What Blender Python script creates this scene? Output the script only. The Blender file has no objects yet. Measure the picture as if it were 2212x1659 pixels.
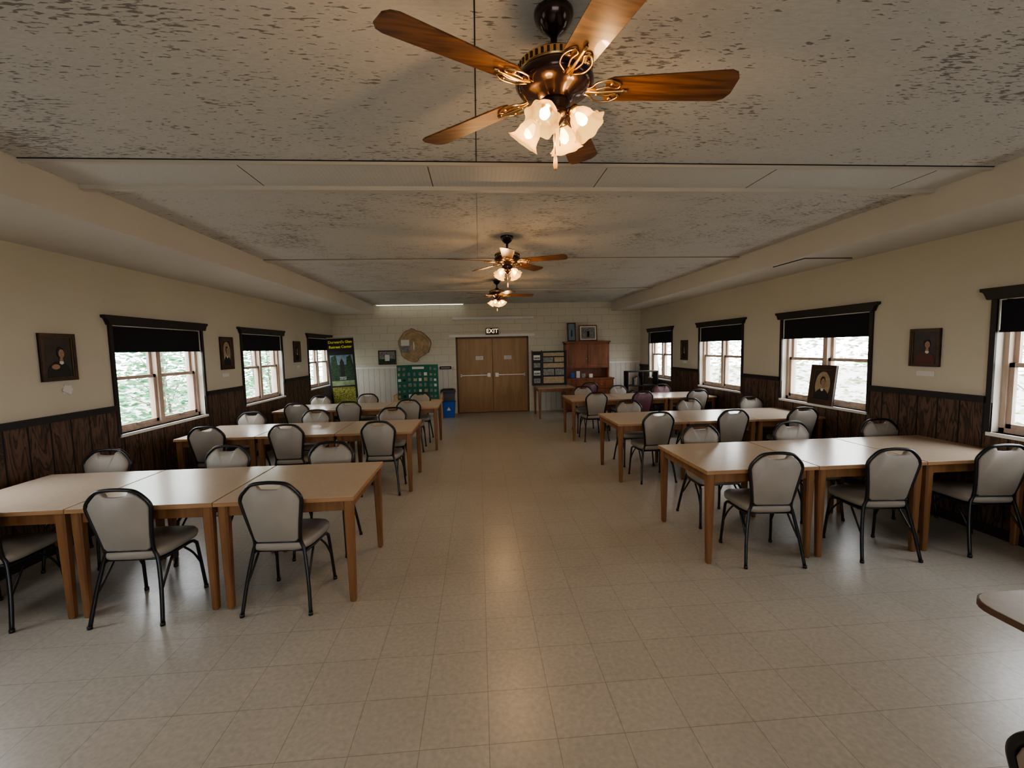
import bpy, math, random
from mathutils import Matrix, Vector
random.seed(7)
S=bpy.context.scene
COL=S.collection
# ---------------------------------------------------------------- materials
MATS={}
def nodes(name):
    m=bpy.data.materials.new(name);m.use_nodes=True;nt=m.node_tree
    return m,nt,nt.nodes['Principled BSDF']
def N(nt,t,**k):
    n=nt.nodes.new(t)
    for a,b in k.items():setattr(n,a,b)
    return n
def ramp(nt,stops):
    r=N(nt,'ShaderNodeValToRGB');cr=r.color_ramp
    while len(cr.elements)<len(stops):cr.elements.new(.5)
    for e,(p,c) in zip(cr.elements,stops):
        e.position=p;e.color=(c[0],c[1],c[2],1) if not isinstance(c,float) else (c,c,c,1)
    return r
def coords(nt,scale=(1,1,1),world=False):
    mp=N(nt,'ShaderNodeMapping');mp.inputs['Scale'].default_value=scale
    if world:
        g=N(nt,'ShaderNodeNewGeometry');nt.links.new(g.outputs['Position'],mp.inputs[0])
    else:
        g=N(nt,'ShaderNodeTexCoord');nt.links.new(g.outputs['Object'],mp.inputs[0])
    return mp
def pm(name,col,rough=.5,metal=0,var=0,vs=(8,8,8),bump=0,bs=60,emit=None,es=0,spec=.5,coat=0):
    if name in MATS:return MATS[name]
    m,nt,b=nodes(name)
    b.inputs['Base Color'].default_value=(*col,1);b.inputs['Roughness'].default_value=rough;b.inputs['Metallic'].default_value=metal
    b.inputs['Specular IOR Level'].default_value=spec;b.inputs['Coat Weight'].default_value=coat
    if emit:
        b.inputs['Emission Color'].default_value=(*emit,1);b.inputs['Emission Strength'].default_value=es
    n=N(nt,'ShaderNodeTexNoise');n.inputs['Detail'].default_value=4;n.inputs['Scale'].default_value=1
    mp=coords(nt,vs);nt.links.new(mp.outputs[0],n.inputs['Vector'])
    v=max(var,.03)
    r=ramp(nt,[(.3,tuple(c*(1-v) for c in col)),(.7,tuple(min(1,c*(1+v)) for c in col))])
    nt.links.new(n.outputs[0],r.inputs[0]);nt.links.new(r.outputs[0],b.inputs['Base Color'])
    if bump:
        n2=N(nt,'ShaderNodeTexNoise');n2.inputs['Scale'].default_value=bs;n2.inputs['Detail'].default_value=3
        mp2=coords(nt);nt.links.new(mp2.outputs[0],n2.inputs['Vector'])
        bp=N(nt,'ShaderNodeBump');bp.inputs['Strength'].default_value=bump;bp.inputs['Distance'].default_value=.01
        nt.links.new(n2.outputs[0],bp.inputs['Height']);nt.links.new(bp.outputs[0],b.inputs['Normal'])
    MATS[name]=m;return m
def wood(name,c1,c2,scale=(4,4,40),rough=.4,coat=0):
    if name in MATS:return MATS[name]
    m,nt,b=nodes(name);mp=coords(nt,scale)
    n=N(nt,'ShaderNodeTexNoise');n.inputs['Scale'].default_value=1;n.inputs['Detail'].default_value=6;n.inputs['Distortion'].default_value=.6
    nt.links.new(mp.outputs[0],n.inputs['Vector'])
    r=ramp(nt,[(.35,c1),(.5,tuple((a+b_)/2 for a,b_ in zip(c1,c2))),(.62,c2)])
    nt.links.new(n.outputs[0],r.inputs[0]);nt.links.new(r.outputs[0],b.inputs['Base Color'])
    b.inputs['Roughness'].default_value=rough;b.inputs['Coat Weight'].default_value=coat
    MATS[name]=m;return m
cream=pm('cream_paint',(.56,.52,.425),.6,var=.03,vs=(1,1,1),bump=.08,bs=90)
creamsof=pm('soffit_cream_paint',(.60,.565,.51),.6,var=.03,vs=(1,1,1))
white=pm('white_paint',(.74,.73,.70),.5)
black=pm('black_trim_paint',(.016,.013,.013),.45)
blackframe=pm('black_powder_coat',(.010,.010,.012),.3)
vinyl=pm('beige_vinyl',(.29,.255,.215),.42,var=.05,vs=(5,5,5),bump=.06,bs=200)
maroon=pm('maroon_vinyl',(.13,.05,.065),.4)
legwood=wood('oak_leg',(.15,.068,.026),(.23,.11,.044),(14,14,2),.4)
topedge=wood('oak_edge',(.30,.165,.08),(.38,.22,.11),(3,30,30),.4)
lam=pm('laminate_top',(.55,.45,.355),.24,var=.04,vs=(60,60,60))
lam2=pm('laminate_top_plain',(.30,.255,.215),.4,var=.05,vs=(60,60,60))
brownedge=pm('brown_edge',(.10,.055,.035),.5)
winwood=wood('window_wood',(.44,.33,.26),(.54,.43,.35),(3,12,3),.5)
blind=pm('black_blind_fabric',(.008,.009,.014),.9,bump=.2,bs=300)
brass=pm('antique_brass',(.70,.46,.22),.25,1,var=.15)
bronze=pm('dark_bronze',(.045,.022,.02),.22,.6,coat=.5)
bladewood=wood('walnut_blade',(.075,.032,.013),(.19,.085,.032),(3,45,45),.35,coat=.3)
chrome=pm('steel',(.42,.38,.32),.45,1)
doorwood=wood('door_veneer',(.27,.145,.045),(.34,.19,.065),(9,9,1.2),.4)
redwood=wood('cabinet_pine',(.16,.055,.022),(.27,.095,.038),(8,8,2),.35)
lightwood=wood('light_pine',(.5,.33,.16),(.62,.43,.24),(6,6,2),.5)
logwood=wood('log_slice_wood',(.32,.22,.12),(.46,.32,.18),(7,7,7),.6)
bark=pm('bark',(.12,.07,.04),.9,var=.3,bump=.5)
treebark=pm('tree_bark',(.22,.18,.15),.9,var=.3)
dframe=wood('dark_frame_wood',(.03,.016,.010),(.07,.035,.022),(10,10,10),.35)
gold=pm('gold_fillet',(.22,.15,.06),.4,.5)
canvas=pm('dark_canvas',(.035,.028,.028),.35,var=.4,vs=(9,9,9))
skin=pm('painted_skin',(.36,.22,.15),.5,var=.1)
robe=pm('painted_robe',(.012,.011,.012),.5)
maroonp=pm('painted_maroon',(.10,.035,.03),.5)
paper=pm('paper_white',(.66,.65,.61),.6)
tan=pm('paper_tan',(.36,.28,.18),.6,var=.25,vs=(30,30,30))
greyp=pm('photo_grey',(.20,.20,.19),.5,var=.6,vs=(40,40,40))
green=pm('green_board',(.01,.12,.08),.6)
blackb=pm('black_board',(.010,.010,.011),.6)
plblack=pm('black_plastic',(.02,.02,.022),.4)
plgrey=pm('grey_plastic',(.10,.11,.12),.5)
plblue=pm('blue_plastic',(.012,.10,.45),.4)
yellow=pm('yellow_print',(.75,.72,.03),.6)
exitl=pm('exit_letter_glow',(.9,.8,.6),.5,emit=(1,.75,.4),es=1.2)
tube_glow=pm('fluorescent_tube',(1,1,1),.5,emit=(.97,1,.88),es=5)
hole=pm('dark_gap',(.01,.01,.01),.9)
seam=pm('grey_seam',(.25,.24,.22),.8)
skyprint=pm('print_sky',(.16,.23,.27),.6,var=.2)
treeprint=pm('print_trees',(.015,.045,.015),.6,var=.8,vs=(30,30,30))
flowprint=pm('print_flowers',(.20,.20,.04),.6,var=.95,vs=(45,45,45))
def m_shade():
    m=bpy.data.materials.new('frosted_glass_shade');m.use_nodes=True;nt=m.node_tree;nt.nodes.clear()
    o=N(nt,'ShaderNodeOutputMaterial');mx=N(nt,'ShaderNodeMixShader');t=N(nt,'ShaderNodeBsdfTransparent');ad=N(nt,'ShaderNodeAddShader')
    e=N(nt,'ShaderNodeEmission');d=N(nt,'ShaderNodeBsdfTranslucent');d.inputs[0].default_value=(.05,.032,.015,1)
    lw=N(nt,'ShaderNodeLayerWeight');lw.inputs[0].default_value=.35
    r=ramp(nt,[(0,(1,.56,.16)),(.7,(.60,.25,.06)),(1,(.85,.55,.28))]);nt.links.new(lw.outputs['Facing'],r.inputs[0]);nt.links.new(r.outputs[0],e.inputs[0])
    e.inputs[1].default_value=2.3
    nt.links.new(e.outputs[0],ad.inputs[0]);nt.links.new(d.outputs[0],ad.inputs[1])
    mx.inputs[0].default_value=.78;nt.links.new(t.outputs[0],mx.inputs[1]);nt.links.new(ad.outputs[0],mx.inputs[2]);nt.links.new(mx.outputs[0],o.inputs[0])
    m.cycles.emission_sampling='NONE'
    return m
shade=m_shade()
bulb=pm('bulb_glow',(1,.9,.7),.5,emit=(1,.70,.28),es=30);bulb.cycles.emission_sampling='NONE'
exitl.cycles.emission_sampling='NONE'
def m_floor():
    m,nt,b=nodes('vinyl_tile_floor');g=N(nt,'ShaderNodeNewGeometry')
    mp=N(nt,'ShaderNodeMapping');nt.links.new(g.outputs['Position'],mp.inputs[0]);mp.inputs['Location'].default_value=(100*.305,100*.305,0)
    br=N(nt,'ShaderNodeTexBrick');br.offset=0;br.squash=1
    br.inputs['Scale'].default_value=1;br.inputs['Brick Width'].default_value=.305;br.inputs['Row Height'].default_value=.305
    br.inputs['Mortar Size'].default_value=.0024;br.inputs['Mortar Smooth'].default_value=.7
    br.inputs['Color1'].default_value=(.455,.425,.37,1);br.inputs['Color2'].default_value=(.435,.405,.35,1);br.inputs['Mortar'].default_value=(.27,.245,.205,1)
    nt.links.new(mp.outputs[0],br.inputs[0])
    n=N(nt,'ShaderNodeTexNoise');n.inputs['Scale'].default_value=40;n.inputs['Detail'].default_value=5;nt.links.new(g.outputs['Position'],n.inputs['Vector'])
    r=ramp(nt,[(.3,.86),(.7,1.07)]);nt.links.new(n.outputs[0],r.inputs[0])
    m1=N(nt,'ShaderNodeMixRGB',blend_type='MULTIPLY');m1.inputs[0].default_value=1
    nt.links.new(br.outputs[0],m1.inputs[1]);nt.links.new(r.outputs[0],m1.inputs[2])
    n3=N(nt,'ShaderNodeTexNoise');n3.inputs['Scale'].default_value=2.2;n3.inputs['Detail'].default_value=7;nt.links.new(g.outputs['Position'],n3.inputs['Vector'])
    r4=ramp(nt,[(.3,.95),(.7,1.02)]);nt.links.new(n3.outputs[0],r4.inputs[0])
    m2=N(nt,'ShaderNodeMixRGB',blend_type='MULTIPLY');m2.inputs[0].default_value=1;nt.links.new(m1.outputs[0],m2.inputs[1]);nt.links.new(r4.outputs[0],m2.inputs[2])
    nt.links.new(m2.outputs[0],b.inputs['Base Color'])
    n2=N(nt,'ShaderNodeTexNoise');n2.inputs['Scale'].default_value=9;n2.inputs['Detail'].default_value=6;nt.links.new(g.outputs['Position'],n2.inputs['Vector'])
    r3=ramp(nt,[(.2,.27),(.8,.33)]);nt.links.new(n2.outputs[0],r3.inputs[0]);nt.links.new(r3.outputs[0],b.inputs['Roughness'])
    bp=N(nt,'ShaderNodeBump');bp.inputs['Strength'].default_value=.08;bp.inputs['Distance'].default_value=.003
    inv=N(nt,'ShaderNodeMath',operation='SUBTRACT');inv.inputs[0].default_value=1;nt.links.new(br.outputs['Fac'],inv.inputs[1]);nt.links.new(inv.outputs[0],bp.inputs['Height'])
    nt.links.new(bp.outputs[0],b.inputs['Normal'])
    return m
def m_ceiling():
    m,nt,b=nodes('fissured_ceiling_board');g=N(nt,'ShaderNodeNewGeometry')
    def noise(sc,det,dis=0,loc=(0,0,0)):
        mp=N(nt,'ShaderNodeMapping');mp.inputs['Scale'].default_value=sc;mp.inputs['Location'].default_value=loc;nt.links.new(g.outputs['Position'],mp.inputs[0])
        n=N(nt,'ShaderNodeTexNoise');n.inputs['Scale'].default_value=1;n.inputs['Detail'].default_value=det;n.inputs['Distortion'].default_value=dis
        nt.links.new(mp.outputs[0],n.inputs['Vector']);return n
    a=noise((20,80,1),3,.3);bg=noise((3.5,5,1),2,0,(3,7,0));c=noise((6,18,1),3,.2,(9,2,0));big=noise((.9,.9,1),3,0,(1,5,0))
    def math_(op,x,y):
        n=N(nt,'ShaderNodeMath',operation=op)
        for i,q in enumerate((x,y)):
            if isinstance(q,(int,float)):n.inputs[i].default_value=q
            else:nt.links.new(q,n.inputs[i])
        return n.outputs[0]
    s=math_('ADD',a.outputs[0],math_('MULTIPLY',math_('SUBTRACT',bg.outputs[0],.5),.30))
    s=math_('ADD',s,math_('MULTIPLY',math_('SUBTRACT',c.outputs[0],.5),.25))
    s=math_('ADD',s,math_('MULTIPLY',math_('SUBTRACT',big.outputs[0],.5),.40))
    r=ramp(nt,[(.60,0.0),(.67,1.0)]);nt.links.new(s,r.inputs[0])
    base=ramp(nt,[(.35,(.56,.55,.525)),(.65,(.63,.62,.595))]);nt.links.new(a.outputs[0],base.inputs[0])
    mx=N(nt,'ShaderNodeMixRGB');nt.links.new(math_('MULTIPLY',r.outputs[0],.78),mx.inputs[0]);nt.links.new(base.outputs[0],mx.inputs[1]);mx.inputs[2].default_value=(.12,.11,.095,1)
    nt.links.new(mx.outputs[0],b.inputs['Base Color']);b.inputs['Roughness'].default_value=.75
    bp=N(nt,'ShaderNodeBump');bp.inputs['Strength'].default_value=.4;bp.inputs['Distance'].default_value=.004;bp.invert=True
    nt.links.new(r.outputs[0],bp.inputs['Height']);nt.links.new(bp.outputs[0],b.inputs['Normal'])
    return m
def m_grooved(name,c1,c2,gap,pitch,axis,depth=.5,gw=.05,sc=(14,14,2.2),fq=7):
    m,nt,b=nodes(name);g=N(nt,'ShaderNodeNewGeometry');sp=N(nt,'ShaderNodeSeparateXYZ');nt.links.new(g.outputs['Position'],sp.inputs[0])
    d=N(nt,'ShaderNodeMath',operation='DIVIDE');nt.links.new(sp.outputs[axis],d.inputs[0]);d.inputs[1].default_value=pitch
    ad=N(nt,'ShaderNodeMath',operation='ADD');nt.links.new(d.outputs[0],ad.inputs[0]);ad.inputs[1].default_value=100
    f=N(nt,'ShaderNodeMath',operation='FRACT');nt.links.new(ad.outputs[0],f.inputs[0])
    fl=N(nt,'ShaderNodeMath',operation='FLOOR');nt.links.new(ad.outputs[0],fl.inputs[0])
    r=ramp(nt,[(0,1.0),(gw,1.0),(gw+.02,0.0),(1,0.0)]);nt.links.new(f.outputs[0],r.inputs[0])
    mp=N(nt,'ShaderNodeMapping');mp.inputs['Scale'].default_value=sc;nt.links.new(g.outputs['Position'],mp.inputs[0])
    cb=N(nt,'ShaderNodeCombineXYZ');nt.links.new(fl.outputs[0],cb.inputs[2]);nt.links.new(cb.outputs[0],mp.inputs['Location'])
    n=N(nt,'ShaderNodeTexNoise');n.inputs['Scale'].default_value=1;n.inputs['Detail'].default_value=3;n.inputs['Distortion'].default_value=1.2;nt.links.new(mp.outputs[0],n.inputs['Vector'])
    w=N(nt,'ShaderNodeMath',operation='MULTIPLY');nt.links.new(n.outputs[0],w.inputs[0]);w.inputs[1].default_value=fq
    w2=N(nt,'ShaderNodeMath',operation='FRACT');nt.links.new(w.outputs[0],w2.inputs[0])
    rc=ramp(nt,[(.0,c1),(.55,c2),(.8,c2),(1,c1)]);nt.links.new(w2.outputs[0],rc.inputs[0])
    mx=N(nt,'ShaderNodeMixRGB');nt.links.new(r.outputs[0],mx.inputs[0]);nt.links.new(rc.outputs[0],mx.inputs[1]);mx.inputs[2].default_value=(*gap,1)
    nt.links.new(mx.outputs[0],b.inputs['Base Color']);b.inputs['Roughness'].default_value=.55
    bp=N(nt,'ShaderNodeBump');bp.inputs['Strength'].default_value=depth;bp.inputs['Distance'].default_value=.006;bp.invert=True
    nt.links.new(r.outputs[0],bp.inputs['Height']);nt.links.new(bp.outputs[0],b.inputs['Normal'])
    return m
def m_block():
    m,nt,b=nodes('painted_block');g=N(nt,'ShaderNodeNewGeometry');sp=N(nt,'ShaderNodeSeparateXYZ');cb=N(nt,'ShaderNodeCombineXYZ')
    nt.links.new(g.outputs['Position'],sp.inputs[0]);nt.links.new(sp.outputs[0],cb.inputs[0]);nt.links.new(sp.outputs[2],cb.inputs[1])
    br=N(nt,'ShaderNodeTexBrick');br.inputs['Scale'].default_value=1;br.inputs['Brick Width'].default_value=.4;br.inputs['Row Height'].default_value=.2;br.inputs['Mortar Size'].default_value=.006;br.inputs['Mortar Smooth'].default_value=.5
    br.inputs['Color1'].default_value=(.61,.565,.46,1);br.inputs['Color2'].default_value=(.59,.55,.45,1);br.inputs['Mortar'].default_value=(.48,.44,.36,1)
    nt.links.new(cb.outputs[0],br.inputs[0]);nt.links.new(br.outputs[0],b.inputs['Base Color']);b.inputs['Roughness'].default_value=.55
    bp=N(nt,'ShaderNodeBump');bp.inputs['Strength'].default_value=.5;bp.inputs['Distance'].default_value=.006;bp.invert=True
    nt.links.new(br.outputs['Fac'],bp.inputs['Height']);nt.links.new(bp.outputs[0],b.inputs['Normal']);return m
floorm=m_floor();ceilm=m_ceiling();block=m_block()
wains=m_grooved('dark_plywood_wainscot',(.020,.012,.008),(.125,.070,.045),(.003,.002,.002),.2,1,gw=.07,sc=(8,10,1.7),fq=6)
wainw=m_grooved('white_plank_wainscot',(.60,.57,.50),(.64,.61,.54),(.3,.28,.24),.14,0)
ribbed=m_grooved('ribbed_light_lens',(.60,.59,.56),(.63,.62,.59),(.50,.49,.46),.03,0,.2)
leafm=[pm('leaf_a',(.08,.26,.13),.7,var=.2),pm('leaf_b',(.20,.42,.24),.7,var=.2),pm('leaf_c',(.38,.52,.36),.7,var=.2)]
leafr=[pm('leaf_d',(.36,.44,.28),.7,var=.2),pm('leaf_e',(.50,.50,.40),.7,var=.2)]
grass=pm('grass',(.22,.27,.15),.9,var=.3)
ground=pm('pale_lawn',(.30,.30,.27),.9,var=.2,vs=(.6,.6,.6))
# ---------------------------------------------------------------- builder
class B:
    def __init__(s):s.v=[];s.f=[];s.mi=[];s.sm=[];s.mats=[];s.M=Matrix.Identity(4)
    def k(s,m):
        if m not in s.mats:s.mats.append(m)
        return s.mats.index(m)
    def add(s,vs,fs,m,smooth=False):
        o=len(s.v);s.v+=[s.M@Vector(p) for p in vs];i=s.k(m)
        for f in fs:s.f.append([a+o for a in f]);s.mi.append(i);s.sm.append(smooth)
    def box(s,x0,x1,y0,y1,z0,z1,m,tx=0,ty=0):
        vs=[(x0+tx,y0+ty,z0),(x1-tx,y0+ty,z0),(x1-tx,y1-ty,z0),(x0+tx,y1-ty,z0),(x0,y0,z1),(x1,y0,z1),(x1,y1,z1),(x0,y1,z1)]
        s.add(vs,[(3,2,1,0),(4,5,6,7),(0,1,5,4),(1,2,6,5),(2,3,7,6),(3,0,4,7)],m)
    def prism(s,poly,a,b,m,fn=lambda p,t:(p[0],t,p[1])):
        n=len(poly);vs=[fn(p,a) for p in poly]+[fn(p,b) for p in poly]
        s.add(vs,[tuple(range(n)),tuple(range(2*n-1,n-1,-1))]+[(i,i+n,(i+1)%n+n,(i+1)%n) for i in range(n)],m)
    def rings(s,rs,m,caps=(True,True),smooth=True,closed=False):
        n=len(rs[0]);vs=[p for r in rs for p in r];fs=[]
        R=len(rs)
        for j in range(R if closed else R-1):
            for i in range(n):
                fs.append((j*n+i,j*n+(i+1)%n,((j+1)%R)*n+(i+1)%n,((j+1)%R)*n+i))
        if not closed:
            if caps[0]:fs.append(tuple(range(n-1,-1,-1)))
            if caps[1]:fs.append(tuple((R-1)*n+i for i in range(n)))
        s.add(vs,fs,m,smooth)
    def tube(s,pts,r,m,n=8,smoothpath=0,closed=False):
        P=[Vector(p) for p in pts]
        if smoothpath:
            Q=[];L=len(P)
            rng=range(L) if closed else range(L-1)
            for i in rng:
                p0=P[(i-1)%L] if (closed or i>0) else P[0];p1=P[i];p2=P[(i+1)%L];p3=P[(i+2)%L] if (closed or i+2<L) else P[-1]
                for k in range(smoothpath):
                    t=k/smoothpath
                    Q.append(.5*((2*p1)+(p2-p0)*t+(2*p0-5*p1+4*p2-p3)*t*t+(3*p1-p0-3*p2+p3)*t**3))
            if not closed:Q.append(P[-1])
            P=Q
        rs=[];up=None;L=len(P)
        for i,p in enumerate(P):
            if closed:t=(P[(i+1)%L]-P[i-1]).normalized()
            else:t=(P[min(i+1,L-1)]-P[max(i-1,0)]).normalized()
            if up is None:
                up=Vector((0,0,1)) if abs(t.z)<.9 else Vector((1,0,0))
            a=(up-t*up.dot(t)).normalized();up=a;b=t.cross(a)
            rr=r[i] if isinstance(r,list) else r
            rs.append([p+a*rr*math.cos(2*math.pi*k/n)+b*rr*math.sin(2*math.pi*k/n) for k in range(n)])
        s.rings(rs,m,closed=closed)
    def lathe(s,prof,m,n=24,rib=None,caps=(True,True)):
        rs=[]
        for j,(r,z) in enumerate(prof):
            rs.append([((r*(1+(rib[j]*math.cos(rib[-1]*2*math.pi*k/n) if rib else 0)))*math.cos(2*math.pi*k/n),(r*(1+(rib[j]*math.cos(rib[-1]*2*math.pi*k/n) if rib else 0)))*math.sin(2*math.pi*k/n),z) for k in range(n)])
        s.rings(rs,m,caps=caps)
    def mesh(s,name):
        me=bpy.data.meshes.new(name);me.from_pydata([tuple(v) for v in s.v],[],s.f)
        for m in s.mats:me.materials.append(m)
        me.polygons.foreach_set('material_index',s.mi);me.polygons.foreach_set('use_smooth',s.sm);me.update();return me
def put(name,b,loc=(0,0,0),rz=0,parent=None,bevel=0,rx=0,ry=0):
    me=b.mesh(name) if isinstance(b,B) else b
    o=bpy.data.objects.new(name,me);COL.objects.link(o);o.location=loc;o.rotation_euler=(rx,ry,rz)
    if parent:o.parent=parent
    if bevel:
        md=o.modifiers.new('bevel','BEVEL');md.width=bevel;md.segments=2;md.limit_method='ANGLE';md.angle_limit=math.radians(60)
    return o
def text(name,body,size,m,parent,loc,rot=(math.pi/2,0,0),ext=.002,bold=0,sx=1):
    cu=bpy.data.curves.new(name,'FONT');cu.body=body;cu.size=size;cu.extrude=ext;cu.align_x='CENTER';cu.align_y='CENTER';cu.offset=bold
    t=bpy.data.objects.new(name,cu);COL.objects.link(t);bpy.context.view_layer.update()
    me=bpy.data.meshes.new_from_object(t);COL.objects.unlink(t);bpy.data.objects.remove(t)
    me.materials.clear();me.materials.append(m)
    o=bpy.data.objects.new(name,me);COL.objects.link(o);o.parent=parent;o.location=loc;o.rotation_euler=rot;o.scale=(sx,1,1);return o
# ---------------------------------------------------------------- room
XL,XR,SL,SR,D,ZC,ZS=-3.83,4.49,-2.745,3.68,12.1,2.95,2.70
Y0=-3.0;T=.22
ZB,ZT=.91,2.07
WL=[(-.1,1.35),(2.2,3.65),(4.98,6.47),(7.54,8.99),(10.36,11.85)]
WR=[(-.6,.85),(2.15,3.55),(4.81,6.28),(7.30,8.75),(10.08,11.42)]
b=B();b.box(XL-T,XR+T,Y0-T,D+T,-.12,0,floorm);put('floor',b)
b=B();b.box(XL-T,XR+T,Y0-T,D+T,ZC,ZC+.12,ceilm);put('ceiling',b)
def sidewall(name,xa,xb,ops):
    b=B();y=Y0-T
    for a,c in ops:
        b.box(xa,xb,y,a,0,ZC,cream);b.box(xa,xb,a,c,0,ZB,cream);b.box(xa,xb,a,c,ZT,ZC,cream);y=c
    b.box(xa,xb,y,D+T,0,ZC,cream);put(name,b)
sidewall('wall_left',XL-T,XL,WL);sidewall('wall_right',XR,XR+T,WR)
b=B();b.box(XL,-.66,D,D+T,0,ZC,block);b.box(1.41,XR,D,D+T,0,ZC,block);b.box(-.66,1.41,D,D+T,2.08,ZC,block);put('wall_back',b)
FX0,FX1,FZ0,FZ1=-1.2,2.0,.9,2.1  # added opening behind the camera, lets sky in as fill light
b=B();b.box(XL,FX0,Y0-T,Y0,0,ZC,cream);b.box(FX1,XR,Y0-T,Y0,0,ZC,cream);b.box(FX0,FX1,Y0-T,Y0,0,FZ0,cream);b.box(FX0,FX1,Y0-T,Y0,FZ1,ZC,cream);put('wall_front',b)
b=B();b.box(XL,SL,Y0,D,ZS,ZC,creamsof);put('soffit_left',b)
b=B();b.box(SR,XR,Y0,D,ZS,ZC,creamsof);put('soffit_right',b)
b=B();b.box(3.78,4.34,4.95,5.5,ZS-.006,ZS,creamsof);b.box(3.77,4.35,4.94,4.95,ZS-.008,ZS,hole);b.box(3.77,3.78,4.94,5.5,ZS-.008,ZS,hole);put('trim_access_panel',b)
for side,x,ops,s in (('left',XL,WL,1),('right',XR,WR,-1)):
    b=B();y=Y0
    def bx(B_,d0,d1,*a):
        xs=sorted((x+s*d0,x+s*d1));B_.box(xs[0],xs[1],*a)
    for a,c in ops:
        bx(b,0,.014,y,a-.0,0,1.17,wains);bx(b,0,.014,a,c,0,ZB-.03,wains);y=c
    bx(b,0,.014,y,D,0,1.17,wains)
    r=B();y=Y0
    for a,c in ops:
        bx(r,0,.035,y,a-.045,1.165,1.225,black);y=c+.045
    if y<D-.05:bx(r,0,.035,y,D,1.165,1.225,black)
    put('trim_wainscot_'+side,b);put('trim_chair_rail_'+side,r)
    bb=B();bx(bb,.014,.028,Y0,D,0,.09,black);put('baseboard_'+side,bb)
b=B();b.box(XL+.03,-.70,D-.014,D,0,1.29,wainw);b.box(XL+.03,-.70,D-.03,D,1.27,1.31,white)
b.box(1.45,XR-.03,D-.014,D,0,1.29,wainw);b.box(1.45,XR-.03,D-.03,D,1.27,1.31,white);put('trim_wainscot_back',b)
# ceiling strips
b=B()
b.box(SL,SR,3.02,3.44,ZC-.012,ZC-.002,ribbed)
for y0,y1,z in ((3.0,3.025,.022),(3.41,3.46,.04)):b.box(SL,SR,y0,y1,ZC-z,ZC,creamsof)
b.box(SL,SR,2.992,3.0,ZC-.004,ZC,hole);b.box(SL,SR,3.46,3.466,ZC-.004,ZC,hole)
for xx in (-1.5,-.3,.9,2.1,3.3):b.box(xx-.002,xx+.002,3.03,3.41,ZC-.0135,ZC-.01,hole)
put('trim_light_strip',b)
b=B()
for y in (6.15,9.3):b.box(SL,SR,y-.06,y+.06,ZC-.02,ZC,creamsof);b.box(SL,SR,y-.067,y-.06,ZC-.010,ZC,seam)
put('trim_ceiling_strips',b)
b=B();b.box(.016,.021,Y0,2.99,ZC-.002,ZC,hole);b.box(.017,.021,3.466,6.07,ZC-.002,ZC,seam);put('trim_ceiling_seam',b)
# windows
def window(i,x,s,y0,y1):
    b=B()
    def bx(d0,d1,*a):
        xs=sorted((x-s*d0,x-s*d1));b.box(xs[0],xs[1],*a)   # positive d = outward
    ym=(y0+y1)/2
    for a,c in ((y0,y0+.04),(y1-.04,y1)):bx(.07,.17,a,c,ZB,ZT,winwood)
    bx(.07,.17,y0,y1,ZB,ZB+.04,winwood);bx(.07,.17,y0,y1,ZT-.04,ZT,winwood);bx(.06,.17,ym-.035,ym+.035,ZB,ZT,winwood)
    zm=1.50
    for a,c in ((y0+.04,ym-.035),(ym+.035,y1-.04)):
        for (za,zb,d) in ((ZB+.04,zm+.02,.085),(zm-.02,ZT-.04,.12)):
            w=.038
            bx(d,d+.03,a,a+w,za,zb,winwood);bx(d,d+.03,c-w,c,za,zb,winwood);bx(d,d+.03,a,c,za,za+w,winwood);bx(d,d+.03,a,c,zb-w,zb,winwood)
        bx(.07,.085,(a+c)/2-.03,(a+c)/2+.03,ZB+.05,ZB+.075,chrome)
    bx(-.03,.07,y0-.02,y1+.02,ZB-.03,ZB,white)
    bx(-.02,0,y0-.045,y0,ZB-.02,ZT,black);bx(-.02,0,y1,y1+.045,ZB-.02,ZT,black)
    poly=[(y0-.06,ZT-.0),(y1+.06,ZT-.0),(y1+.09,ZT+.06),(y1+.12,ZT+.075),(y1+.12,ZT+.10),(y0-.12,ZT+.10),(y0-.12,ZT+.075),(y0-.09,ZT+.06)]
    xa,xb=x+s*.05,x
    b.prism(poly,xa,xb,black,lambda p,t:(t,p[0],p[1]))
    bx(.01,.022,y0+.01,y1-.01,1.80,ZT-.01,blind);bx(.004,.028,y0+.01,y1-.01,1.785,1.805,blind)
    put('window_%d'%i,b,bevel=0)
i=1
for a,c in WL:window(i,XL,1,a,c);i+=1
for a,c in WR:window(i,XR,-1,a,c);i+=1
b=B()  # frame bars of the added fill opening, out of view
for xx in (FX0,-.12,.93,FX1-.05):b.box(xx,xx+.05,Y0-.15,Y0-.08,FZ0,FZ1,winwood)
for z in (FZ0,1.5,FZ1-.05):b.box(FX0,FX1,Y0-.15,Y0-.08,z,z+.05,winwood)
put('window_%d'%i,b)
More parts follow.
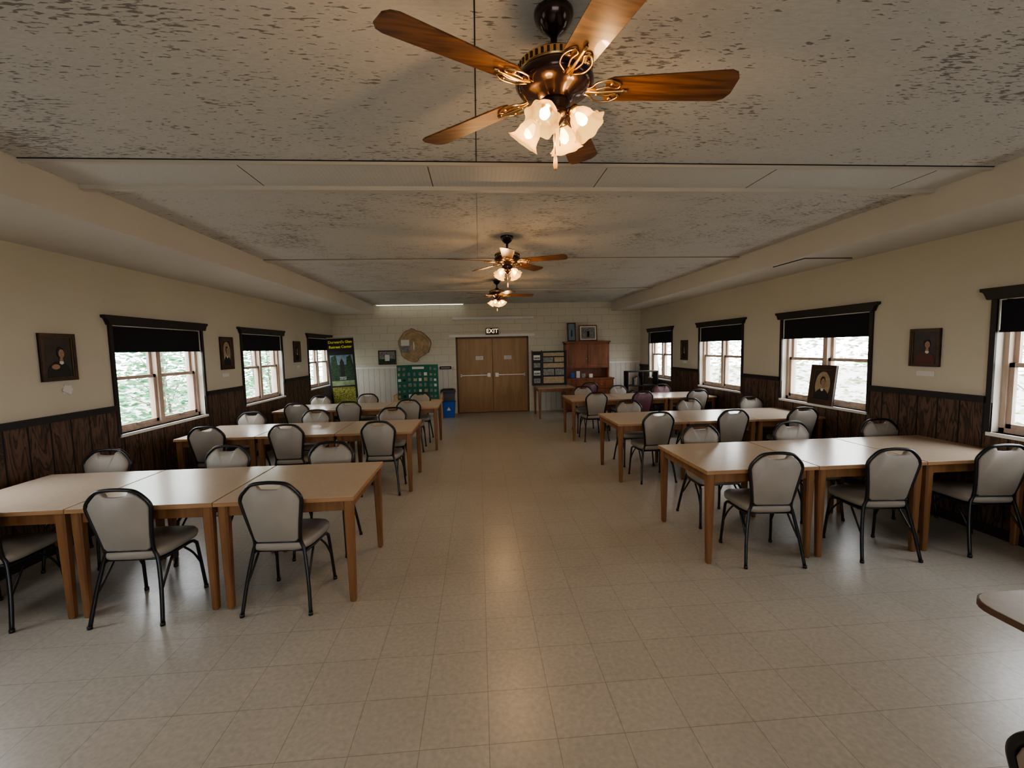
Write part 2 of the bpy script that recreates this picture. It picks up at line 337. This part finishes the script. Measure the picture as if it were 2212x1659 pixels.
# ---------------------------------------------------------------- doors
b=B()
for x0,x1 in ((-.567,.371),(.379,1.32)):
    b.box(x0,x1,D+.02,D+.065,.01,2.01,doorwood)
    b.box(x0+.06,x1-.06,D-.03,D-.005,1.01,1.037,chrome);b.box(x0+.06,x0+.10,D-.03,D+.02,.985,1.06,chrome);b.box(x1-.10,x1-.06,D-.03,D+.02,.985,1.06,chrome)
    xc=x1-.15 if x0<0 else x0+.06
    b.box(xc,xc+.09,D-.035,D+.02,.97,1.08,chrome)
    xm=.02 if x0<0 else .79
    b.box(xm-.10,xm+.10,D+.012,D+.02,1.44,1.54,paper)
    for q in range(3):b.box(xm-.08,xm+.08,D+.010,D+.012,1.465+q*.024,1.472+q*.024,greyp)
put('door_1',b,bevel=.002)
b=B()
b.box(-.66,-.567,D-.02,D+.1,0,2.06,brownedge);b.box(1.32,1.41,D-.02,D+.1,0,2.06,brownedge);b.box(-.66,1.41,D-.02,D+.1,2.01,2.06,brownedge)
b.box(-.72,-.61,D-.028,D,0,2.10,block);b.box(1.36,1.47,D-.028,D,0,2.10,block)
b.box(-.78,1.53,D-.03,D,2.06,2.13,white);b.box(-.567,1.32,D+.07,D+.2,0,2.01,hole)
put('trim_door_frame',b)
b=B();b.box(-.67,1.50,D-.16,D-.02,2.52,2.545,white);b.box(-.67,1.50,D-.10,D,2.545,2.59,white);put('wall_light_valance',b,bevel=.004)
b=B();b.box(-2.65,-.35,D-.22,D-.10,ZC-.025,ZC,white);b.box(-2.62,-.38,D-.17,D-.155,ZC-.033,ZC-.025,tube_glow);put('fluorescent_ceiling_light',b)
e=B();e.box(.21,.55,D-.07,D,2.12,2.29,blackb);e.box(.20,.56,D-.075,D-.07,2.11,2.125,brownedge);ex=put('exit_sign',e,bevel=.003)
text('letters','EXIT',.155,exitl,ex,(.38,D-.073,2.205),bold=.002)
# ---------------------------------------------------------------- tables
def table_mesh(w=.915,d=.95):
    b=B();h=.76
    b.box(-w/2,w/2,-d/2,d/2,h-.030,h-.003,topedge);b.box(-w/2+.003,w/2-.003,-d/2+.003,d/2-.003,h-.003,h,lam)
    i=.035
    b.box(-w/2+i,w/2-i,-d/2+i,-d/2+i+.02,h-.105,h-.03,legwood);b.box(-w/2+i,w/2-i,d/2-i-.02,d/2-i,h-.105,h-.03,legwood)
    b.box(-w/2+i,-w/2+i+.02,-d/2+i,d/2-i,h-.105,h-.03,legwood);b.box(w/2-i-.02,w/2-i,-d/2+i,d/2-i,h-.105,h-.03,legwood)
    for sx in (-1,1):
        for sy in (-1,1):
            cx,cy=sx*(w/2-.047),sy*(d/2-.047)
            vs=[];
            for z,r in ((0,.018),(.012,.021),(h-.16,.031),(h-.03,.032)):
                k=r*.35
                vs.append([(cx+a*r+(-math.copysign(1,a)*k if j else 0),cy+c*r+(-math.copysign(1,c)*k if not j else 0),z) for a,c,j in ((-1,-1,1),(1,-1,1),(1,-1,0),(1,1,0),(1,1,1),(-1,1,1),(-1,1,0),(-1,-1,0))])
            b.rings(vs,legwood,smooth=False)
    return b.mesh('dining_table')
TM=table_mesh()
def row(xs,yc,n):
    for k in range(n):put('dining_table',TM,(xs[0]+xs[1]*(.46+.92*k),yc,0),bevel=.003)
row((-.87,-1),3.49,3);row((-.83,-1),5.88,3);row((-.72,-1),8.12,3)
row((1.73,1),3.72,3);row((1.72,1),5.88,3);row((1.67,1),8.44,3)
put('side_table',TM,(1.86,11.09,0),bevel=.003)
# ---------------------------------------------------------------- chairs
def chair_mesh(pad,name):
    b=B();fr=blackframe
    def bk(z):return -.17-.075*((z-.42)/.48)
    half=[(.225,-.25,0.008),(.202,-.205,.22),(.170,-.168,.41),(.152,-.172,.48),(.168,bk(.6),.60),(.192,bk(.74),.735),(.198,bk(.78),.785),(.182,bk(.82),.825),(.142,bk(.86),.870),(.108,bk(.888),.892),(.06,bk(.898),.900)]
    path=[(-x,y,z) for x,y,z in half]+[(0,bk(.9),.903)]+half[::-1]
    b.tube(path,.0125,fr,8,4)
    out=[(.124,.475),(.142,.50),(.158,.60),(.181,.735),(.187,.780),(.173,.815),(.134,.858),(.103,.879),(.082,.885),(.072,.866),(.055,.857),(0,.853)]
    full=out+[(-x,z) for x,z in out[::-1][1:]]
    cz=.68
    def ring(s,dy):return [(x*s,bk(cz+(z-cz)*s)+dy,cz+(z-cz)*s) for x,z in full]
    b.rings([ring(.97,-.012),ring(1,-.006),ring(1,.010),ring(.95,.024),ring(.75,.031),ring(.3,.034)],pad)
    def se(a,c,z,n=28):
        r=[]
        for k in range(n):
            t=2*math.pi*k/n;ct,st=math.cos(t),math.sin(t);e=.45
            x=a*math.copysign(abs(ct)**e,ct);y=c*math.copysign(abs(st)**e,st)
            x*=1+.06*(y/c)
            r.append((x,y+.025,z))
        return r
    b.rings([se(.185,.19,.415),se(.205,.21,.42),se(.212,.215,.44),se(.212,.215,.46),se(.200,.203,.478),se(.16,.16,.488),se(.06,.06,.491)],pad)
    b.box(-.17,.17,-.14,.19,.402,.418,fr)
    for s in (-1,1):
        b.tube([(s*.171,-.168,.40),(s*.182,-.05,.397),(s*.19,.12,.397),(s*.195,.165,.375),(s*.199,.18,.33),(s*.215,.215,.008)],.0115,fr,8,4)
        b.tube([(s*.203,-.21,.20),(s*.195,-.16,.26),(s*.185,-.06,.385)],.008,fr,6,4)
        b.tube([(s*.206,.195,.20),(s*.197,.13,.31),(s*.19,.05,.39)],.008,fr,6,4)
        for y,x in ((-.25,.225),(.215,.215)):
            b.tube([(s*x,y,0),(s*x,y,.022)],.015,fr,8)
    b.tube([(-.19,.13,.392),(.19,.13,.392)],.009,fr,6);b.tube([(-.18,-.12,.392),(.18,-.12,.392)],.009,fr,6)
    b.tube([(-.15,bk(.5)-.004,.48),(.15,bk(.5)-.004,.48)],.008,fr,6)
    return b.mesh(name)
CM=chair_mesh(vinyl,'dining_chair');CM2=chair_mesh(maroon,'maroon_chair')
def chair(x,ytop,face,rz=0,me=None):
    r=(0 if face>0 else math.pi)+rz
    dx,dy=-math.sin(r)*.25,math.cos(r)*.25
    put('maroon_chair' if me is CM2 else 'dining_chair',me or CM,(x+dx,ytop+dy,0),r)
for x,y,r in ((-1.385,2.93,-.05),(-2.31,2.91,-.02),(-3.24,2.91,.10)):chair(x,y,1,r)
for x,y,r in ((-1.39,4.20,.03),(-2.31,4.20,-.04),(-3.36,4.22,0)):chair(x,y,-1,r)
for x,y,r in ((-1.22,5.32,-.02),(-2.28,5.32,.0),(-3.18,5.33,.03)):chair(x,y,1,r)
for x,y,r in ((-1.29,6.62,.03),(-2.38,6.62,0),(-3.26,6.58,0)):chair(x,y,-1,r)
for x,y,r in ((-1.21,7.57,0),(-2.20,7.57,.05),(-3.04,7.55,0)):chair(x,y,1,r)
for x,y,r in ((-1.17,8.82,0),(-2.19,8.86,.03),(-3.06,8.80,0)):chair(x,y,-1,r)
for x,y,r in ((2.24,3.15,-.10),(3.18,3.13,-.10),(4.08,3.11,-.12)):chair(x,y,1,r)
for x,y,r in ((2.26,4.40,0),(3.25,4.40,.03),(4.22,4.38,-.04)):chair(x,y,-1,r)
for x,y,r in ((2.22,5.33,.02),(3.19,5.32,0),(4.12,5.33,-.03)):chair(x,y,1,r)
for x,y,r in ((2.26,6.60,0),(3.21,6.60,0),(4.22,6.62,0)):chair(x,y,-1,r)
chair(2.12,7.89,1,.02);chair(2.98,7.88,1,.10,CM2);chair(4.02,7.88,1,-.02)
chair(2.16,9.17,-1,0);chair(2.90,9.15,-1,.1);chair(3.85,9.15,-1,0,CM2)
chair(2.55,10.1,1,.1,CM2)
# foreground corner table + chair
b=B();pts=[];w,d,r=.46,.46,.10
for cx,cy,a0 in ((w-r,d-r,0),(-w+r,d-r,90),(-w+r,-d+r,180),(w-r,-d+r,270)):
    for k in range(7):
        a=math.radians(a0+15*k);pts.append((cx+r*math.cos(a),cy+r*math.sin(a)))
fn=lambda p,t:(p[0],p[1],t)
b.prism(pts,.735,.757,brownedge,fn);b.prism([(x*.99,y*.99) for x,y in pts],.757,.76,lam2,fn)
b.tube([(.08,0,.03),(.08,0,.735)],.035,blackframe,14)
for a in (0,90,180,270):
    c_,s_=math.cos(math.radians(a)),math.sin(math.radians(a));b.tube([(.08,0,.05),(.08+.22*c_,.22*s_,.03),(.08+.27*c_,.27*s_,.015)],.014,blackframe,8);b.tube([(.08,0,.70),(.08+.25*c_,.25*s_,.722)],.012,blackframe,8)
put('cafe_table',b,(2.29,1.05,0))
chair(1.19,.675,1,-math.pi/2)
# ---------------------------------------------------------------- ceiling fans
def fan(x,y,th):
    root=bpy.data.objects.new('ceiling_fan',None);COL.objects.link(root);root.location=(x,y,ZC);root.empty_display_size=.1
    b=B()
    b.lathe([(.072,0),(.072,-.012),(.066,-.03),(.045,-.06),(.022,-.075),(.015,-.08)],bronze,28)
    b.lathe([(.013,-.07),(.013,-.17)],bronze,12)
    b.lathe([(.02,-.135),(.035,-.145),(.045,-.16),(.09,-.168),(.125,-.182),(.13,-.187)],bronze,36)
    b.lathe([(.132,-.187),(.136,-.192),(.136,-.217),(.132,-.222)],brass,36)
    b.lathe([(.132,-.222),(.142,-.232),(.144,-.250),(.13,-.270),(.10,-.285),(.07,-.295),(.06,-.31)],bronze,36)
    for k in range(40):
        a=2*math.pi*k/40;b.M=Matrix.Rotation(a,4,'Z');b.box(.134,.1385,-.0045,.0045,-.214,-.195,bronze)
    b.M=Matrix.Identity(4)
    b.lathe([(.055,-.305),(.058,-.325),(.046,-.34),(.052,-.35),(.052,-.365),(.032,-.38),(.018,-.395),(.007,-.405)],bronze,28)
    put('motor_housing',b,parent=root)
    bl=B();ir=B()
    zb=-.272
    for k in range(5):
        a=math.radians(th+72*k)
        M=Matrix.Rotation(a,4,'Z')@Matrix.Translation((0,0,zb))@Matrix.Rotation(math.radians(-11),4,'X')
        bl.M=M;ir.M=M
        o=[(.185,-.045),(.21,-.056),(.62,-.073),(.645,-.062),(.660,-.035),(.660,.035),(.645,.062),(.62,.073),(.21,.056),(.185,.045)]
        bl.prism(o,0,.006,bladewood,lambda p,t:(p[0],p[1],t))
        for s in (-1,1):
            ir.tube([(.10,s*.012,.0),(.13,s*.02,-.006),(.155,s*.045,-.006),(.20,s*.05,-.006),(.235,s*.03,-.006),(.225,s*.012,-.006),(.19,s*.02,-.006),(.15,s*.012,-.006)],.0036,brass,6,4)
        ir.tube([(.10,0,.002),(.16,0,-.008),(.265,0,-.006)],.0055,brass,6,4)
        for px,py in ((.205,.035),(.205,-.035),(.25,0)):ir.tube([(px,py,-.010),(px,py,0)],.007,brass,8)
        ir.prism([(.09,-.018),(.15,-.012),(.15,.012),(.09,.018)],-.004,.004,brass,lambda p,t:(p[0],p[1],t))
    put('blades',bl,parent=root,bevel=.0015);put('blade_irons',ir,parent=root)
    sh=B();ar=B();bu=B()
    for k in range(4):
        a=math.radians(th-25+90*k)
        M0=Matrix.Rotation(a,4,'Z');ar.M=M0
        ar.tube([(.04,0,-.358),(.060,0,-.348),(.072,0,-.356)],.008,brass,8,4)
        M=M0@Matrix.Translation((.068,0,-.350))@Matrix.Rotation(math.radians(-38),4,'Y')@Matrix.Scale(.80,4)
        ar.M=M;ar.lathe([(.012,.006),(.026,0),(.029,-.018),(.024,-.022)],brass,16)
        sh.M=M
        prof=[(.024,-.015),(.030,-.025),(.046,-.045),(.054,-.065),(.055,-.085),(.060,-.105),(.074,-.122),(.080,-.126)]
        sh.lathe(prof,shade,48,rib=[0,.01,.02,.025,.03,.04,.06,.08,8],caps=(False,False))
        bu.M=M;bu.lathe([(.008,-.03),(.016,-.045),(.024,-.068),(.020,-.088),(.006,-.098)],bulb,14)
        L=bpy.data.lights.new('bulb_light','POINT');L.energy=FE;L.color=(1,.60,.28);L.shadow_soft_size=.03
        lo=bpy.data.objects.new('bulb_light',L);COL.objects.link(lo);lo.parent=root
        lo.location=(M@Vector((0,0,-.13)))
    put('glass_shades',sh,parent=root);put('lamp_arms',ar,parent=root);put('bulbs',bu,parent=root)
    pc=B();pc.tube([(.0,0,-.40),(0,0,-.50)],.0018,brass,6);pc.lathe([(.002,-.495),(.006,-.505),(.0085,-.53),(.007,-.545),(.003,-.552)],topedge,12)
    pc.tube([(.02,.012,-.38),(.02,.012,-.46)],.0015,brass,6)
    put('pull_chain',pc,parent=root)
FE=7.5
fan(.305,1.70,-5);fan(.34,4.93,-22);fan(.355,8.02,3)
# ---------------------------------------------------------------- pictures
def ell(cx,cz,a,c,n=18):return [(cx+a*math.cos(2*math.pi*k/n),cz+c*math.sin(2*math.pi*k/n)) for k in range(n)]
def portrait(name,w,h,loc,rz,fw=.035,style=0,rx=0,fm=None,oval=False):
    b=B();fm=fm or dframe
    b.box(-w/2,w/2,-.012,0,0,h,canvas)
    for x0,x1,z0,z1 in ((-w/2,w/2,0,fw),(-w/2,w/2,h-fw,h),(-w/2,-w/2+fw,fw,h-fw),(w/2-fw,w/2,fw,h-fw)):b.box(x0,x1,-.03,-.004,z0,z1,fm)
    g=.005;i=fw
    for x0,x1,z0,z1 in ((-w/2+i,w/2-i,i,i+g),(-w/2+i,w/2-i,h-i-g,h-i),(-w/2+i,-w/2+i+g,i,h-i),(w/2-i-g,w/2-i,i,h-i)):b.box(x0,x1,-.022,-.012,z0,z1,gold)
    iw,ih=w-2*fw,h-2*fw
    if oval:b.prism(ell(0,h/2,iw*.42,ih*.44,28),-.0135,-.012,tan)
    sh=[(-iw*.40,fw+g),(iw*.40,fw+g),(iw*.38,h*.24),(iw*.30,h*.33),(iw*.14,h*.40),(-iw*.14,h*.40),(-iw*.30,h*.33),(-iw*.38,h*.24)]
    b.prism(sh,-.015,-.012,maroonp if style==2 else robe)
    hx=iw*(.08 if style else 0)
    b.prism(ell(hx,h*.60,iw*.135,h*.115),-.0165,-.012,robe)
    b.prism([(hx-iw*.05,h*.40),(hx+iw*.07,h*.40),(hx+iw*.06,h*.49),(hx-iw*.03,h*.49)],-.0172,-.012,skin)
    b.prism(ell(hx+iw*.025,h*.575,iw*.10,h*.092),-.018,-.012,skin)
    b.prism([(hx-iw*.06,h*.37),(hx+iw*.02,h*.34),(hx+iw*.09,h*.37),(hx+iw*.07,h*.415),(hx-iw*.05,h*.415)],-.0176,-.012,paper)
    for ex_ in (-.02,.07):b.prism(ell(hx+iw*ex_,h*.59,iw*.014,h*.006,8),-.0186,-.012,robe)
    b.prism([(hx+iw*.015,h*.555),(hx+iw*.035,h*.555),(hx+iw*.028,h*.585)],-.0188,-.012,maroonp)
    b.prism(ell(hx+iw*.025,h*.53,iw*.025,h*.005,8),-.0186,-.012,maroonp)
    if style==1:b.prism(ell(-iw*.12,h*.30,iw*.14,h*.055),-.018,-.012,skin)
    put(name,b,loc,rz,bevel=.002,rx=rx)
q=math.pi/2
portrait('framed_portrait',.34,.43,(XL+.001,4.35,1.53),q,style=1,fw=.03)
portrait('framed_portrait',.33,.49,(XL+.001,7.08,1.51),q,fw=.05,oval=True)
portrait('framed_portrait',.33,.44,(XL+.001,9.71,1.54),q)
portrait('framed_portrait',.30,.38,(XR-.001,4.16,1.465),-q,fw=.022,style=2)
portrait('framed_portrait',.30,.43,(XR-.001,9.42,1.40),-q,style=0)
portrait('framed_portrait',.42,.52,(XR-.035,5.47,.912),-q,fw=.06,oval=True,rx=math.radians(-6))
b=B();b.box(-.09,.09,-.006,0,0,.05,paper);lab=b.mesh('label_card')
for loc,r in (((XL+.001,7.02,1.40),q),((XL+.001,9.75,1.42),q),((XR-.001,4.15,1.37),-q),((XR-.001,9.42,1.33),-q)):put('label_card',lab,loc,r)
b=B();b.box(-.045,.045,-.003,0,0,.07,paper);b.M=Matrix.Translation((0,0,.03))@Matrix.Rotation(.5,4,'Y');b.box(-.05,.04,-.012,-.006,-.03,.03,paper);put('curled_paper_label',b,(XL+.001,4.42,1.41),q)
# ---------------------------------------------------------------- back wall items
b=B();n=40;pts=[]
for k in range(n):
    a=2*math.pi*k/n;r=.42+.02*math.sin(3*a+1)+.012*math.sin(7*a)
    d_=abs((a-math.radians(95)+math.pi)%(2*math.pi)-math.pi);r+=.07*math.exp(-(d_/.12)**2)
    if a>math.radians(280) and a<math.radians(325):r-=.05
    pts.append((r*math.cos(a),r*math.sin(a)))
b.prism(pts,-.05,0,bark);b.prism([(x*.975,z*.975) for x,z in pts],-.053,-.04,logwood)
for rr in (.34,.25,.16,.08):b.tube([(rr*x/.42,-.053,rr*z/.42) for x,z in pts],.0015,bark,4,0,True)
b.box(-.36,-.12,-.058,-.05,-.18,.17,greyp);b.box(-.35,-.13,-.06,-.05,0,.16,paper);b.box(-.03,-.0,-.056,-.05,-.1,.1,paper)
put('log_slice_plaque',b,(-1.70,D-.001,1.86))
b=B();b.box(-.235,.235,-.03,0,0,.38,dframe);b.box(-.20,.20,-.034,-.02,.035,.345,greyp);b.box(-.20,.20,-.036,-.02,.035,.15,treeprint);b.box(-.06,.06,-.038,-.02,.1,.26,paper);put('framed_landscape',b,(-2.43,D-.001,1.37),bevel=.003)
b=B();b.box(-.155,.155,-.02,0,0,.08,blackb);pl=put('wall_plate',b,(-.90,D-.03,1.21))
b2=B();b2.box(-.12,.12,-.002,0,.03,.045,paper);put('print_line',b2,(0,-.02,0),parent=pl)
# green tri-fold display board on a small wooden bench
b=B()
b.box(-.28,.28,-.012,0,0,.88,green)
b.M=Matrix.Translation((-.28,-.0,0))@Matrix.Rotation(math.radians(28),4,'Z');b.box(-.27,0,-.012,0,0,.88,green)
rnd=random.Random(3)
for r_ in range(6):
    for c_ in range(2):
        x=-.25+c_*.125;z=.04+r_*.14;b.box(x,x+rnd.uniform(.05,.08),-.016,-.01,z,z+rnd.uniform(.05,.08),rnd.choice([paper,greyp,tan,greyp,blackb]))
b.M=Matrix.Translation((.28,-.0,0))@Matrix.Rotation(math.radians(-28),4,'Z');b.box(0,.27,-.012,0,0,.88,green)
for r_ in range(6):
    for c_ in range(2):
        x=.02+c_*.125;z=.04+r_*.14;b.box(x,x+rnd.uniform(.05,.08),-.016,-.01,z,z+rnd.uniform(.05,.08),rnd.choice([paper,greyp,tan,greyp]))
b.M=Matrix.Identity(4)
for r_ in range(5):
    for c_ in range(4):
        x=-.26+c_*.135;z=.04+r_*.14;b.box(x,x+rnd.uniform(.05,.09),-.016,-.01,z,z+rnd.uniform(.06,.09),rnd.choice([paper,greyp,tan,greyp,greyp]))
b.box(-.15,.15,-.016,-.01,.77,.83,paper)
put('green_display_board',b,(-1.56,11.55,.486))
b=B();b.box(-.62,.62,-.22,.22,.45,.485,lightwood)
for sx in (-.58,.58):
    for sy in (-.19,.19):b.box(sx-.025,sx+.025,sy-.025,sy+.025,0,.45,lightwood)
    b.box(sx-.02,sx+.02,-.2,.2,.60,.63,lightwood);b.box(sx-.02,sx+.02,.16,.2,.45,.62,lightwood);b.box(sx-.02,sx+.02,-.2,-.16,.45,.62,lightwood)
put('wooden_bench',b,(-1.56,11.50,0),bevel=.004)
# banner
b=B();W_=.64
b.box(-W_/2-.02,W_/2+.02,-.10,.10,0,.07,chrome);b.box(-W_/2,W_/2,-.006,0,.07,2.09,blackb);b.box(-W_/2,W_/2,-.012,.012,2.07,2.10,chrome);b.tube([(0,.03,.05),(0,.03,2.08)],.01,chrome,8)
b.box(-W_/2+.05,W_/2-.05,-.008,-.004,1.30,1.66,skyprint);b.box(-W_/2+.05,W_/2-.05,-.0085,-.004,1.02,1.42,treeprint)
b.prism([(-.27,1.40),(-.25,1.62),(-.13,1.66),(-.10,1.38)],-.009,-.004,treeprint);b.prism([(.10,1.36),(.12,1.60),(.22,1.66),(.27,1.40)],-.009,-.004,treeprint)
b.box(-.05,.05,-.010,-.004,1.05,1.48,blackb);b.prism([(-.05,1.48),(.05,1.48),(0,1.58)],-.010,-.004,blackb);b.box(-.08,.08,-.0105,-.004,1.04,1.12,greyp)
b.box(-W_/2+.05,W_/2-.05,-.009,-.004,.90,1.02,grass);b.box(-W_/2+.05,W_/2-.05,-.009,-.004,.30,.86,flowprint)
bn=put('banner_stand',b,(-3.34,11.35,0),math.radians(4),ry=math.radians(-2.2))
text('banner_text_top',"Durward's Glen",.088,yellow,bn,(0,-.008,1.98),bold=.003);text('banner_text_bottom',"Retreat Center",.088,yellow,bn,(0,-.008,1.86),bold=.003)
# bins
def bin_(name,w,h,col,lid,loc):
    b=B();b.rings([[(x*s,y*s,z) for x,y in ((-w/2,-w/2.6),(w/2,-w/2.6),(w/2,w/2.6),(-w/2,w/2.6))] for z,s in ((0,.82),(h-.02,.98),(h-.02,1.06),(h,1.06))],col,smooth=False)
    if lid:b.rings([[(x*s,y*s,z) for x,y in ((-w/2,-w/2.6),(w/2,-w/2.6),(w/2,w/2.6),(-w/2,w/2.6))] for z,s in ((h,1.08),(h+.07,1.04),(h+.10,.7))],lid,smooth=False)
    if col is plblue:
        b.prism([(-.05,h*.45),(.05,h*.45),(0,h*.68)],-w/2.6-.004,-w/2.6+.02,paper)
    put(name,b,loc,bevel=.006)
bin_('trash_bin',.36,.60,plgrey,plblack,(-.84,11.88,0));bin_('recycling_bin',.33,.40,plblue,None,(-.80,11.50,0))
# display board on side table
b=B();b.box(-.44,-.20,-.012,.0,0,.88,blackb);b.box(-.19,.44,-.012,0,0,.88,blackb)
for s_ in (-.45,-.20,.44):b.box(s_-.012,s_+.012,-.02,.01,0,.90,plblack)
for k in range(4):b.box(-.41,-.24,-.016,-.01,.06+k*.2,.18+k*.2,paper if k%2 else greyp);b.box(-.40,-.25,-.018,-.01,.08+k*.2,.13+k*.2,greyp)
b.box(-.16,.38,-.016,-.01,.75,.84,tan);b.box(-.16,.10,-.016,-.01,.60,.72,greyp);b.box(.13,.38,-.016,-.01,.60,.72,tan)
b.box(-.16,.38,-.016,-.01,.45,.57,tan);b.box(-.16,.12,-.016,-.01,.26,.42,greyp);b.box(.15,.38,-.016,-.01,.26,.42,greyp);b.box(-.16,.38,-.016,-.01,.05,.22,tan)
for s_ in (-.42,.42):b.box(s_-.02,s_+.02,-.08,.08,0,.012,plblack)
put('black_display_board',b,(1.82,11.42,.76))
# hutch
b=B();x0,x1=-.60,.60
b.box(-.66,.66,-.24,.22,.06,.86,redwood);b.box(-.68,.68,-.26,.22,.86,.90,redwood);b.box(-.62,.62,-.2,.22,0,.06,redwood)
for xx in (-.63,.02):b.box(xx,xx+.61,-.255,-.24,.12,.58,redwood);b.box(xx+.06,xx+.55,-.262,-.255,.18,.52,redwood)
for xx in (-.63,.02):b.box(xx,xx+.61,-.255,-.24,.62,.82,redwood);b.tube([(xx+.3,-.255,.72),(xx+.3,-.285,.72)],.014,brass,8)
b.box(x0,x0+.04,-.06,.22,.90,1.84,redwood);b.box(x1-.04,x1,-.06,.22,.90,1.84,redwood);b.box(x0,x1,.2,.22,.90,1.84,redwood)
b.box(x0,x1,-.06,.22,1.16,1.19,redwood);b.box(x0-.03,x1+.03,-.09,.22,1.84,1.88,redwood);b.box(x0,x1,-.06,.2,1.80,1.84,redwood)
for k in range(2):
    a=x0+.01+k*.595;b.box(a,a+.585,-.08,-.06,1.19,1.80,redwood);b.box(a+.07,a+.515,-.088,-.08,1.26,1.73,redwood)
    b.tube([(a+(.54 if k==0 else .045),-.08,1.42),(a+(.54 if k==0 else .045),-.10,1.42)],.012,brass,8)
for k,(xx,mm,hh) in enumerate(((-.45,plblue,.14),(-.30,paper,.18),(-.15,greyp,.12),(.05,paper,.1))):b.box(xx,xx+.1,-.02,.0,.90,.90+hh,mm)
put('wooden_hutch',b,(2.92,11.86,0),bevel=.004)
def frame(name,w,h,loc,inner,extra=None):
    b=B();b.box(-w/2,w/2,-.03,0,0,h,redwood if inner is greyp else dframe);b.box(-w/2+.03,w/2-.03,-.034,-.02,.03,h-.03,paper if inner is greyp else skyprint);b.box(-w/2+.06,w/2-.06,-.036,-.02,.06,h-.06,inner);b.box(-w*.07,w*.07,-.038,-.02,h*.25,h*.62,blackb)
    put(name,b,loc,bevel=.003,rx=math.radians(-5))
frame('framed_photo',.23,.50,(2.52,11.93,1.885),skyprint);frame('framed_photo',.50,.43,(2.97,11.93,1.885),greyp)
# black bookcase (open back)
b=B();b.box(-.39,-.365,-.15,.15,0,1.10,blackb);b.box(.365,.39,-.15,.15,0,1.10,blackb);b.box(-.01,.01,-.14,.14,0,1.10,blackb)
for z in (.02,.38,.73,1.08):b.box(-.39,.39,-.15,.14,z,z+.025,blackb)
for z,x in ((.405,-.3),(.405,.1),(.755,-.2)):
    for k in range(4):b.box(x+k*.04,x+k*.04+.03,-.1,.08,z,z+.18+.02*(k%3),[greyp,tan,plgrey,maroonp][k])
put('black_bookcase',b,(4.04,10.85,0),bevel=.002)
# ---------------------------------------------------------------- outside
b=B();b.box(-30,30,-25,40,-.5,-.30,ground);put('ground_outside',b)
def foliage(name,xa,xb,mats,n,seed,z1=4.5,zp=.85):
    r=random.Random(seed);b=B()
    for k in range(n):
        c=Vector((r.uniform(xa,xb),r.uniform(-3,22),-.3+(z1)*r.random()**zp))
        s=r.uniform(.05,.13);R=Matrix.Rotation(r.uniform(0,6.3),3,'Z')@Matrix.Rotation(r.uniform(-1.2,1.2),3,'X')
        p=[c+R@Vector(v)*s for v in ((-1,0,0),(0,-.45,0),(1,0,0),(0,.45,.1))]
        b.add(p,[(0,1,2,3)],r.choice(mats))
    for k in range(16):
        x=r.uniform(xa,xb);y=-2+k*1.5+r.uniform(-.4,.4)
        b.tube([(x,y,-.3),(x+r.uniform(-.2,.2),y+r.uniform(-.2,.2),2),(x+r.uniform(-.5,.5),y+r.uniform(-.5,.5),5)],[.04,.03,.015],treebark,7)
        for j in range(7):
            z=r.uniform(.3,3.5);b.tube([(x,y,z),(x+r.uniform(-.7,.7),y+r.uniform(-.9,.9),z+r.uniform(.2,.8))],.009,treebark,5)
    put(name,b)
foliage('shrub_hedge',XL-6,XL-3.2,leafm,24000,1,3.6);foliage('shrub_hedge',XR+3.4,XR+6.5,leafr,13000,2,4)
# ---------------------------------------------------------------- light
w=bpy.data.worlds.new('overcast_sky');S.world=w;w.use_nodes=True;bg=w.node_tree.nodes['Background'];bg.inputs[0].default_value=(.93,.96,1,1);bg.inputs[1].default_value=12
def portal(x,y,z,sx,sy,rot):
    L=bpy.data.lights.new('window_portal','AREA');L.shape='RECTANGLE';L.size=sx;L.size_y=sy;L.cycles.is_portal=True
    o=bpy.data.objects.new('window_portal',L);COL.objects.link(o);o.location=(x,y,z);o.rotation_euler=rot
for a,c in WL:portal(XL-T+.01,(a+c)/2,(ZB+ZT)/2,ZT-ZB,c-a,(0,-q,0))
for a,c in WR:portal(XR+T-.01,(a+c)/2,(ZB+ZT)/2,ZT-ZB,c-a,(0,q,0))
portal((FX0+FX1)/2,Y0-T+.01,(FZ0+FZ1)/2,FX1-FX0,FZ1-FZ0,(q,0,0))
S.view_settings.look='AgX - Medium High Contrast'
# ---------------------------------------------------------------- camera
yw,pt,rl=.0733,-.0807,-.0216
F=Vector((math.sin(yw)*math.cos(pt),math.cos(yw)*math.cos(pt),math.sin(pt)));R=Vector((math.cos(yw),-math.sin(yw),0));U=R.cross(F)
R2=math.cos(rl)*R+math.sin(rl)*U;U2=-math.sin(rl)*R+math.cos(rl)*U
cam=bpy.data.cameras.new('camera');cam.sensor_width=36;cam.lens=960/2212*36;cam.clip_start=.05
co=bpy.data.objects.new('camera',cam);COL.objects.link(co)
M=Matrix((R2,U2,-F)).transposed().to_4x4();M.translation=(0,0,1.74);co.matrix_world=M;S.camera=co
